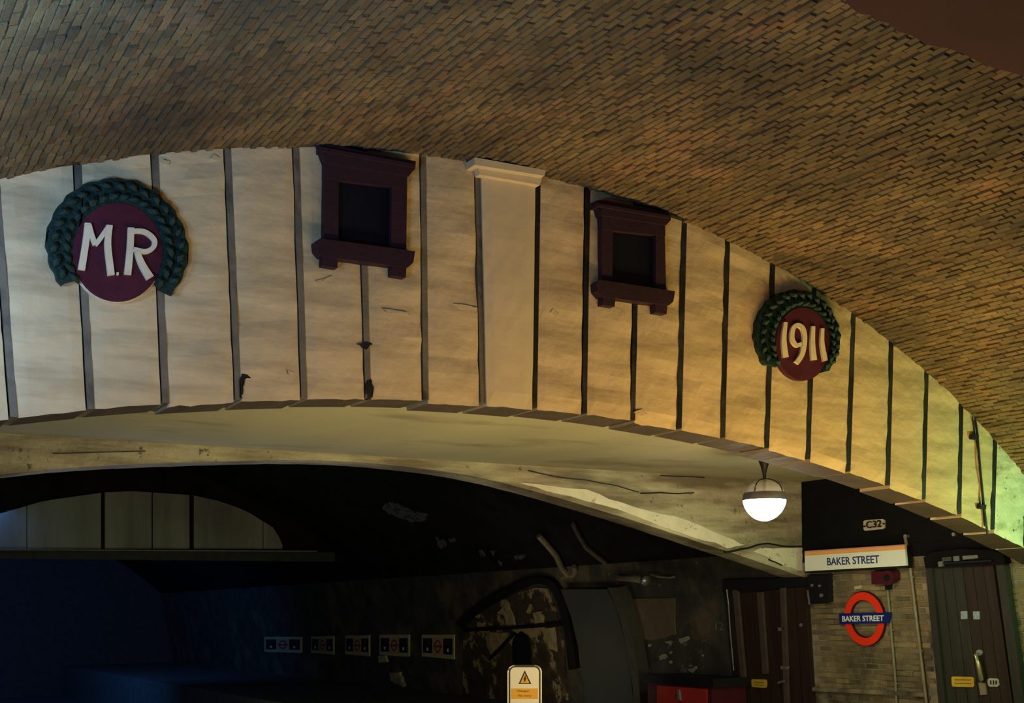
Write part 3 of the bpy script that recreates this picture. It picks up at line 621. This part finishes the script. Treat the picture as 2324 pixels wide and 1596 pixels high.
# ------------------------------------------------------------------ beyond the bridge: grey pier, peeling niche, pipes, red cabinet
pier = tag(obj('grey_pier', pr([(1272, 1338), (1378, 1338), (1395, 1370), (1412, 1430), (1428, 1500), (1438, 1600), (1440, 1640), (1330, 1640), (1326, 1560), (1312, 1470), (1296, 1400)], SL, 0, .16), GREYP), 'smooth dark grey pier leaning beside the flaking wall', 'pier')
strip = tag(obj('pier_edge_moulding', pr([(1378, 1334), (1400, 1334), (1416, 1372), (1434, 1440), (1448, 1520), (1456, 1640), (1440, 1640), (1436, 1560), (1424, 1480), (1408, 1410), (1394, 1366)], SL, 0, .20), mat('brown_grey_paint', (.07, .062, .048), .6, bump=.2)), 'narrow brown grey moulding along the right edge of the grey pier', 'moulding')
niche = struct('wall_niche', pr([(1052, 1640), (1050, 1520), (1052, 1430), (1072, 1398), (1120, 1372), (1175, 1345), (1215, 1334), (1240, 1336), (1258, 1375), (1272, 1430), (1282, 1500), (1290, 1640)], SL, 0, .03), PEEL)
niche.name = 'trim_2'
for pix in ([(1128, 1392), (1150, 1366), (1160, 1390), (1168, 1420), (1150, 1424), (1146, 1400)], [(1112, 1437), (1152, 1435), (1148, 1452), (1130, 1472), (1112, 1484), (1110, 1450)],
            [(1208, 1392), (1225, 1388), (1234, 1402), (1232, 1414), (1212, 1420), (1214, 1408)], [(1236, 1425), (1258, 1425), (1260, 1452), (1262, 1478), (1248, 1470), (1242, 1440)],
            [(1194, 1390), (1203, 1370), (1207, 1380), (1200, 1394)], [(1084, 1412), (1098, 1414), (1094, 1424), (1080, 1420)], [(1078, 1398), (1088, 1396), (1086, 1404)]):
    obj('plaster_patch', pr(jag(pix, 2), SL, .02, .06), OCHRE, niche)
bm = bmesh.new(); stroke(bm, [(1050, 1431), (1120, 1428), (1200, 1423), (1272, 1418)], 7, SL, .03, .12); obj('ledger_rail', bm, BLACK, niche)
bm = bmesh.new(); stroke(bm, [(1108, 1497), (1135, 1470), (1164, 1438)], 4, SL, .03, .10); obj('stay_rod', bm, BLACK, niche)
obj('dark_opening', pr([(1164, 1510), (1162, 1460), (1170, 1440), (1184, 1434), (1198, 1445), (1204, 1475), (1205, 1515)], SL, .02, .05), BLACK, niche)
bm = bmesh.new(); stroke(bm, smooth_line([(1040, 1420), (1090, 1378), (1160, 1338), (1225, 1318), (1262, 1345), (1285, 1420), (1298, 1520)]), 16, SL, 0, .10); obj('arch_band', bm, SOOT, niche)
# wall patches between pier and door
for pix, m_ in (([(1412, 1362), (1530, 1358), (1534, 1440), (1500, 1452), (1450, 1450), (1436, 1440)], mat('brown_render', (.14, .11, .062), .85, var=.25, scale=4, bump=.4)),):
    obj('render_patch', pr(jag(pix, 2), SL, 0, .02), m_, wall_far)
for pix in ([(1540, 1452), (1560, 1444), (1562, 1452), (1545, 1464)], [(1494, 1490), (1506, 1484), (1512, 1494), (1500, 1500)], [(1508, 1458), (1524, 1456), (1522, 1464)], [(1448, 1534), (1460, 1512), (1462, 1530), (1455, 1552)],
            [(1556, 1520), (1578, 1516), (1570, 1526)], [(1426, 1450), (1434, 1452), (1432, 1470)]):
    obj('plaster_flake', pr(jag(pix, 2), SL, 0, .03), LUNE, wall_far)
for i in range(34):
    x = random.uniform(1432, 1610); y = random.uniform(1450, 1556) if x > 1450 else random.uniform(1440, 1560); r = random.uniform(2.5, 7)
    if 1560 < x and y > 1520: continue
    obj('plaster_flake', pr(jag(ellipse(x, y, r * random.uniform(.7, 1.5), r, 5), 1.2, 2), SL, 0, .012), DIMP if i % 3 else OCHRE, wall_far)
duct = thing('ceiling_duct', 'short galvanised pipe with a bright collar above the grey pier', 'pipe', SL.at(1465, 1318))
obj('duct_run', tube(bmesh.new(), [SL.at(1405, 1311, .3), SL.at(1440, 1314, .3), SL.at(1463, 1318, .3)], .055, 16), PIPE, duct, True)
obj('collar', tube(bmesh.new(), [SL.at(1462, 1318, .3), SL.at(1468, 1319, .3)], .075, 20), STEEL, duct, True)
obj('bracket', stroke(bmesh.new(), [(1476, 1304), (1495, 1310), (1520, 1312)], 4, SL, .1, .2), PIPE, duct)
# red cabinet
q = SL.at(1560, 1550, .5); bx0, bx1 = q.x - .15, q.x + .45
ya = ray(1627, 1570); ya = bx0 / ya.x * ya.y; yb = ray(1470, 1570); yb = bx0 / yb.x * yb.y
cab = thing('red_cabinet', 'red cabinet with a dark lid by the brown door', 'cabinet', (bx0, (ya + yb) / 2, -EYE))
zt = ray(1560, 1556).z * (bx0 / ray(1560, 1556).x)
obj('cabinet_body', box(bmesh.new(), (bx0, ya + .1, -EYE), (bx1, yb, zt)), DRED, cab)
obj('front_panel', box(bmesh.new(), (bx0 - .02, ya + .2, -EYE + .1), (bx0, yb - .25, zt - .03)), BINRED, cab)
obj('lid', box(bmesh.new(), (bx0 - .05, ya + .02, zt), (bx1, yb + .05, zt + .12)), BLACK, cab)
obj('handle', pr([(1536, 1566), (1540, 1566), (1543, 1590), (1536, 1590)], Surf((bx0 - .02, 0, 0), (-1, 0, 0)), 0, .03), STEEL, cab)

# flakes of pale plaster left on the black vault and dark arch ribs
for pix in ([(865, 1150), (885, 1140), (905, 1150), (940, 1166), (972, 1170), (966, 1184), (935, 1186), (900, 1170), (880, 1166)], [(990, 1222), (1006, 1228), (1012, 1240), (1000, 1246), (992, 1236)],
            [(1086, 1250), (1098, 1254), (1100, 1268), (1090, 1262)], [(1112, 1250), (1122, 1254), (1118, 1262)], [(1130, 1276), (1142, 1282), (1138, 1286)], [(1166, 1262), (1190, 1260), (1192, 1268), (1170, 1270)],
            [(1018, 1224), (1030, 1222), (1032, 1230), (1022, 1232)], [(992, 1322), (1006, 1330), (1022, 1346), (1026, 1366), (1012, 1368), (1002, 1344)], [(1230, 1225), (1240, 1236), (1236, 1240)]):
    bm = bmesh.new(); P = jag(pix, 4 if len(pix) > 7 else 2, 4); A = [VAULT.at(x, y, .03) for x, y in P]
    nn = lambda p: (V((VCX, 0, VCZ)) - V((p.x, 0, p.z))).normalized(); loft(bm, A, [p - nn(p) * .04 for p in A]); obj('plaster_patch', bm, DIMP, ceiling_far)
def vault_tube(pts, r, m, nm, par): obj(nm, tube(bmesh.new(), [VAULT.at(x, y, r + .03) for x, y in pts], r, 8), m, par)
pp = thing('bent_pipe', 'dull bent pipe on the dark vault above the grey pier', 'pipe', VAULT.at(1290, 1310, .1))
vault_tube([(1222, 1216), (1240, 1236), (1262, 1262), (1276, 1292), (1288, 1306)], .05, PIPE, 'pipe_run', pp)
vault_tube([(1288, 1306), (1300, 1308), (1306, 1296), (1302, 1286)], .045, PIPE, 'elbow', pp)
vault_tube([(1272, 1318), (1280, 1310), (1288, 1306)], .05, PIPE, 'pipe_end', pp)
pp = thing('bent_pipe', 'thin dark pipe curving down the vault toward the collared duct', 'pipe', VAULT.at(1325, 1240, .1))
vault_tube([(1300, 1190), (1312, 1214), (1330, 1244), (1352, 1262), (1376, 1280)], .035, mat('dark_grey_pipe', (.10, .09, .07), .6, bump=.1), 'pipe_run', pp)

# ------------------------------------------------------------------ posters receding along the side wall
POST = [(957, 1030, 1441, 1490, 1441, 1497, 'first and brightest'), (861, 928, 1441, 1487, 1441, 1491, 'second from the right'), (783, 838, 1443, 1485, 1442, 1490, 'third from the right'), (706, 757, 1445, 1482, 1444, 1486, 'fourth from the right'), (600, 684, 1446, 1480, 1446, 1482, 'leftmost and darkest')]
for x0, x1, ya, yb, yc, yd, wh in POST:
    lab = {'first and brightest': 'cream poster board with orange ring, brightest and rightmost of the row'}.get(wh, 'dim poster board with two black panels, %s in the row' % wh)
    t = thing('poster_board', lab, 'poster', SL.at(x0, yb), 'poster boards along the far wall')
    lp_ = lambda u, v: (x0 + (x1 - x0) * u, (ya + (yc - ya) * u) * (1 - v) + (yb + (yd - yb) * u) * v)
    q4 = lambda u0, v0, u1, v1: [lp_(u0, v0), lp_(u1, v0), lp_(u1, v1), lp_(u0, v1)]
    obj('board', pr(q4(0, 0, 1, 1), SL, 0, .03), CREAMB, t); obj('middle_print', pr(q4(.34, .14, .66, .88), SL, .03, .034), PEACH, t)
    for u0 in (.04, .67):
        e = obj('black_panel', pr(q4(u0, .16, u0 + .28, .82), SL, .03, .036), BLKP, t)
        obj('white_mark', pr(q4(u0 + .11, .58, u0 + .16, .72), SL, .036, .04), WHITE, e)
        for v in (.24, .32, .40): obj('print_line', pr(q4(u0 + .05, v, u0 + .23, v + .03), SL, .036, .038), GREYP, e)
    cc = lp_(.5, .5); c0 = SL.at(*cc, .034); uu = (SL.at(*lp_(.6, .5), .034) - SL.at(*lp_(.4, .5), .034)) / 2; ww = (SL.at(*lp_(.5, .22), .034) - SL.at(*lp_(.5, .78), .034)) / 2
    obj('ring_print', ring_mesh(SL, c0, uu, ww, 1.0, .72, 0, .004, 24), mat('brick_red_print', (.30, .06, .02), .6, bump=0), t)
    obj('bar_print', pr(q4(.37, .46, .63, .55), SL, .034, .04), mat('brown_bar_print', (.20, .07, .03), .6, bump=0), t)
t, _ = plate('wall_plate', 'small pale plate below the second poster from the right', 'plate', quad(858, 1489, 874, 1489, 879, 1503, 859, 1504), SL, CREAMB, .04)
bm = bmesh.new(); P = jag([(884, 1528), (904, 1528), (912, 1548), (916, 1560), (898, 1554), (886, 1546)], 1.5); prism(bm, P, SL, 0, .08)
obj('plaster_patch', bm, OCHRE, wall_far)

# ------------------------------------------------------------------ electrical warning sign on its post
q = ray(1192, 1560); WS = Surf(q * (9.6 / q.dot(f_)), (-f_ - r_ * .10).normalized()); p = WS.p
t = thing('warning_sign', 'white and amber electrical danger sign in a rounded grey frame', 'sign', p)
def rrect(x0, y0, x1, y1, r, n=6):
    o = []
    for cx, cy, a in ((x1 - r, y0 + r, -90), (x1 - r, y1 - r, 0), (x0 + r, y1 - r, 90), (x0 + r, y0 + r, 180)):
        o += [(cx + r * math.cos(math.radians(a + 90 * i / n)), cy + r * math.sin(math.radians(a + 90 * i / n))) for i in range(n + 1)]
    return o
obj('frame', pr(rrect(1151, 1510, 1229, 1690, 16), WS, -.05, 0), GREYP, t)
obj('frame_rim', tube(bmesh.new(), [WS.at(x, y, .0) for x, y in rrect(1153, 1511, 1228, 1690, 15)] , .006, 6), STEEL, t)
obj('face', pr(rrect(1158, 1515, 1223, 1686, 11), WS, 0, .006), WHITE, t)
obj('amber_band', pr(quad(1160, 1563, 1221, 1563, 1221, 1587, 1160, 1587), WS, .006, .008), AMBER, t)
obj('triangle_border', pr([(1191, 1522), (1206, 1553), (1177, 1553)], WS, .006, .008), BLKP, t)
obj('triangle', pr([(1191, 1528), (1201.5, 1551), (1181, 1551)], WS, .008, .010), AMBER, t)
obj('lightning_bolt', pr([(1193.5, 1531), (1189, 1541), (1191.5, 1541), (1191, 1549), (1195, 1538.5), (1192.8, 1539)], WS, .010, .012), BLKP, t)
text('lettering', 'Danger', BROWNP, t, WS.at(1175, 1572.5, .0085), WS.at(1202, 1572.5, .0085), WS.at(1175, 1566, .0085), WS.n, .002, .01)
text('lettering', 'No entry', BROWNP, t, WS.at(1177, 1583, .0085), WS.at(1206, 1583, .0085), WS.at(1177, 1577, .0085), WS.n, .002, .01)
obj('post', tube(bmesh.new(), [(p.x + .12 * f_.x, p.y + .12 * f_.y, -EYE - 1.0), (p.x + .06 * f_.x, p.y + .06 * f_.y, p.z)], .03, 12), STEEL, t)

# ------------------------------------------------------------------ dim screen wall far down the tracks with its pale lunette
bm = bmesh.new(); XS = [-1.85 + i * (WX + 1.85) / 40 for i in range(41)]; zb = END.at(300, 1268).z
loft(bm, [V((x, 26, zb)) for x in XS] + [V((x, 26, max(zb + .01, vault_z(x)))) for x in XS[::-1]], [V((x, 26.3, zb)) for x in XS] + [V((x, 26.3, max(zb + .01, vault_z(x)))) for x in XS[::-1]])
wall_end = struct('wall_end', bm, SOOT)
def lz(x):
    pts = [(-60, 1185), (0, 1166), (100, 1137), (235, 1118), (300, 1115), (435, 1124), (500, 1138), (560, 1160), (620, 1198), (640, 1230), (642, 1246)]
    for (a, b), (c_, d) in zip(pts, pts[1:]):
        if a <= x <= c_: return b + (d - b) * (x - a) / (c_ - a)
for xa, xb_ in ((-60, 60), (62, 229), (238, 344), (347, 430), (440, 596), (598, 641)):
    xs = [xa + (xb_ - xa) * i / 6 for i in range(7)]
    obj('pale_panel', pr([(x, lz(x)) for x in xs] + [(xb_, 1246), (xa, 1246)], END, -.1, .04 + random.uniform(0, .03)), LUNE, wall_end)
obj('ledge', pr(quad(-60, 1246, 720, 1250, 720, 1253, -60, 1249), END, 0, .16), mat('pale_ledge', (.22, .23, .19), .8, bump=.2), wall_end)
obj('beam', pr(quad(-60, 1250, 760, 1254, 760, 1275, -60, 1268), END, 0, .10), mat('sooty_beam', (.05, .055, .05), .8, bump=.3), wall_end)

# ------------------------------------------------------------------ dark red patch standing in for a fingertip over the lens (upper right)
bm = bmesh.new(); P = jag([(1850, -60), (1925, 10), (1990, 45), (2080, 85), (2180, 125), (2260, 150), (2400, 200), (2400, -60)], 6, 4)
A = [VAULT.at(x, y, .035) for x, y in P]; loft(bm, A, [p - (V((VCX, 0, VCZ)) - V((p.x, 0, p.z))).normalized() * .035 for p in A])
obj('fingertip_patch', bm, FINGER, ceiling)
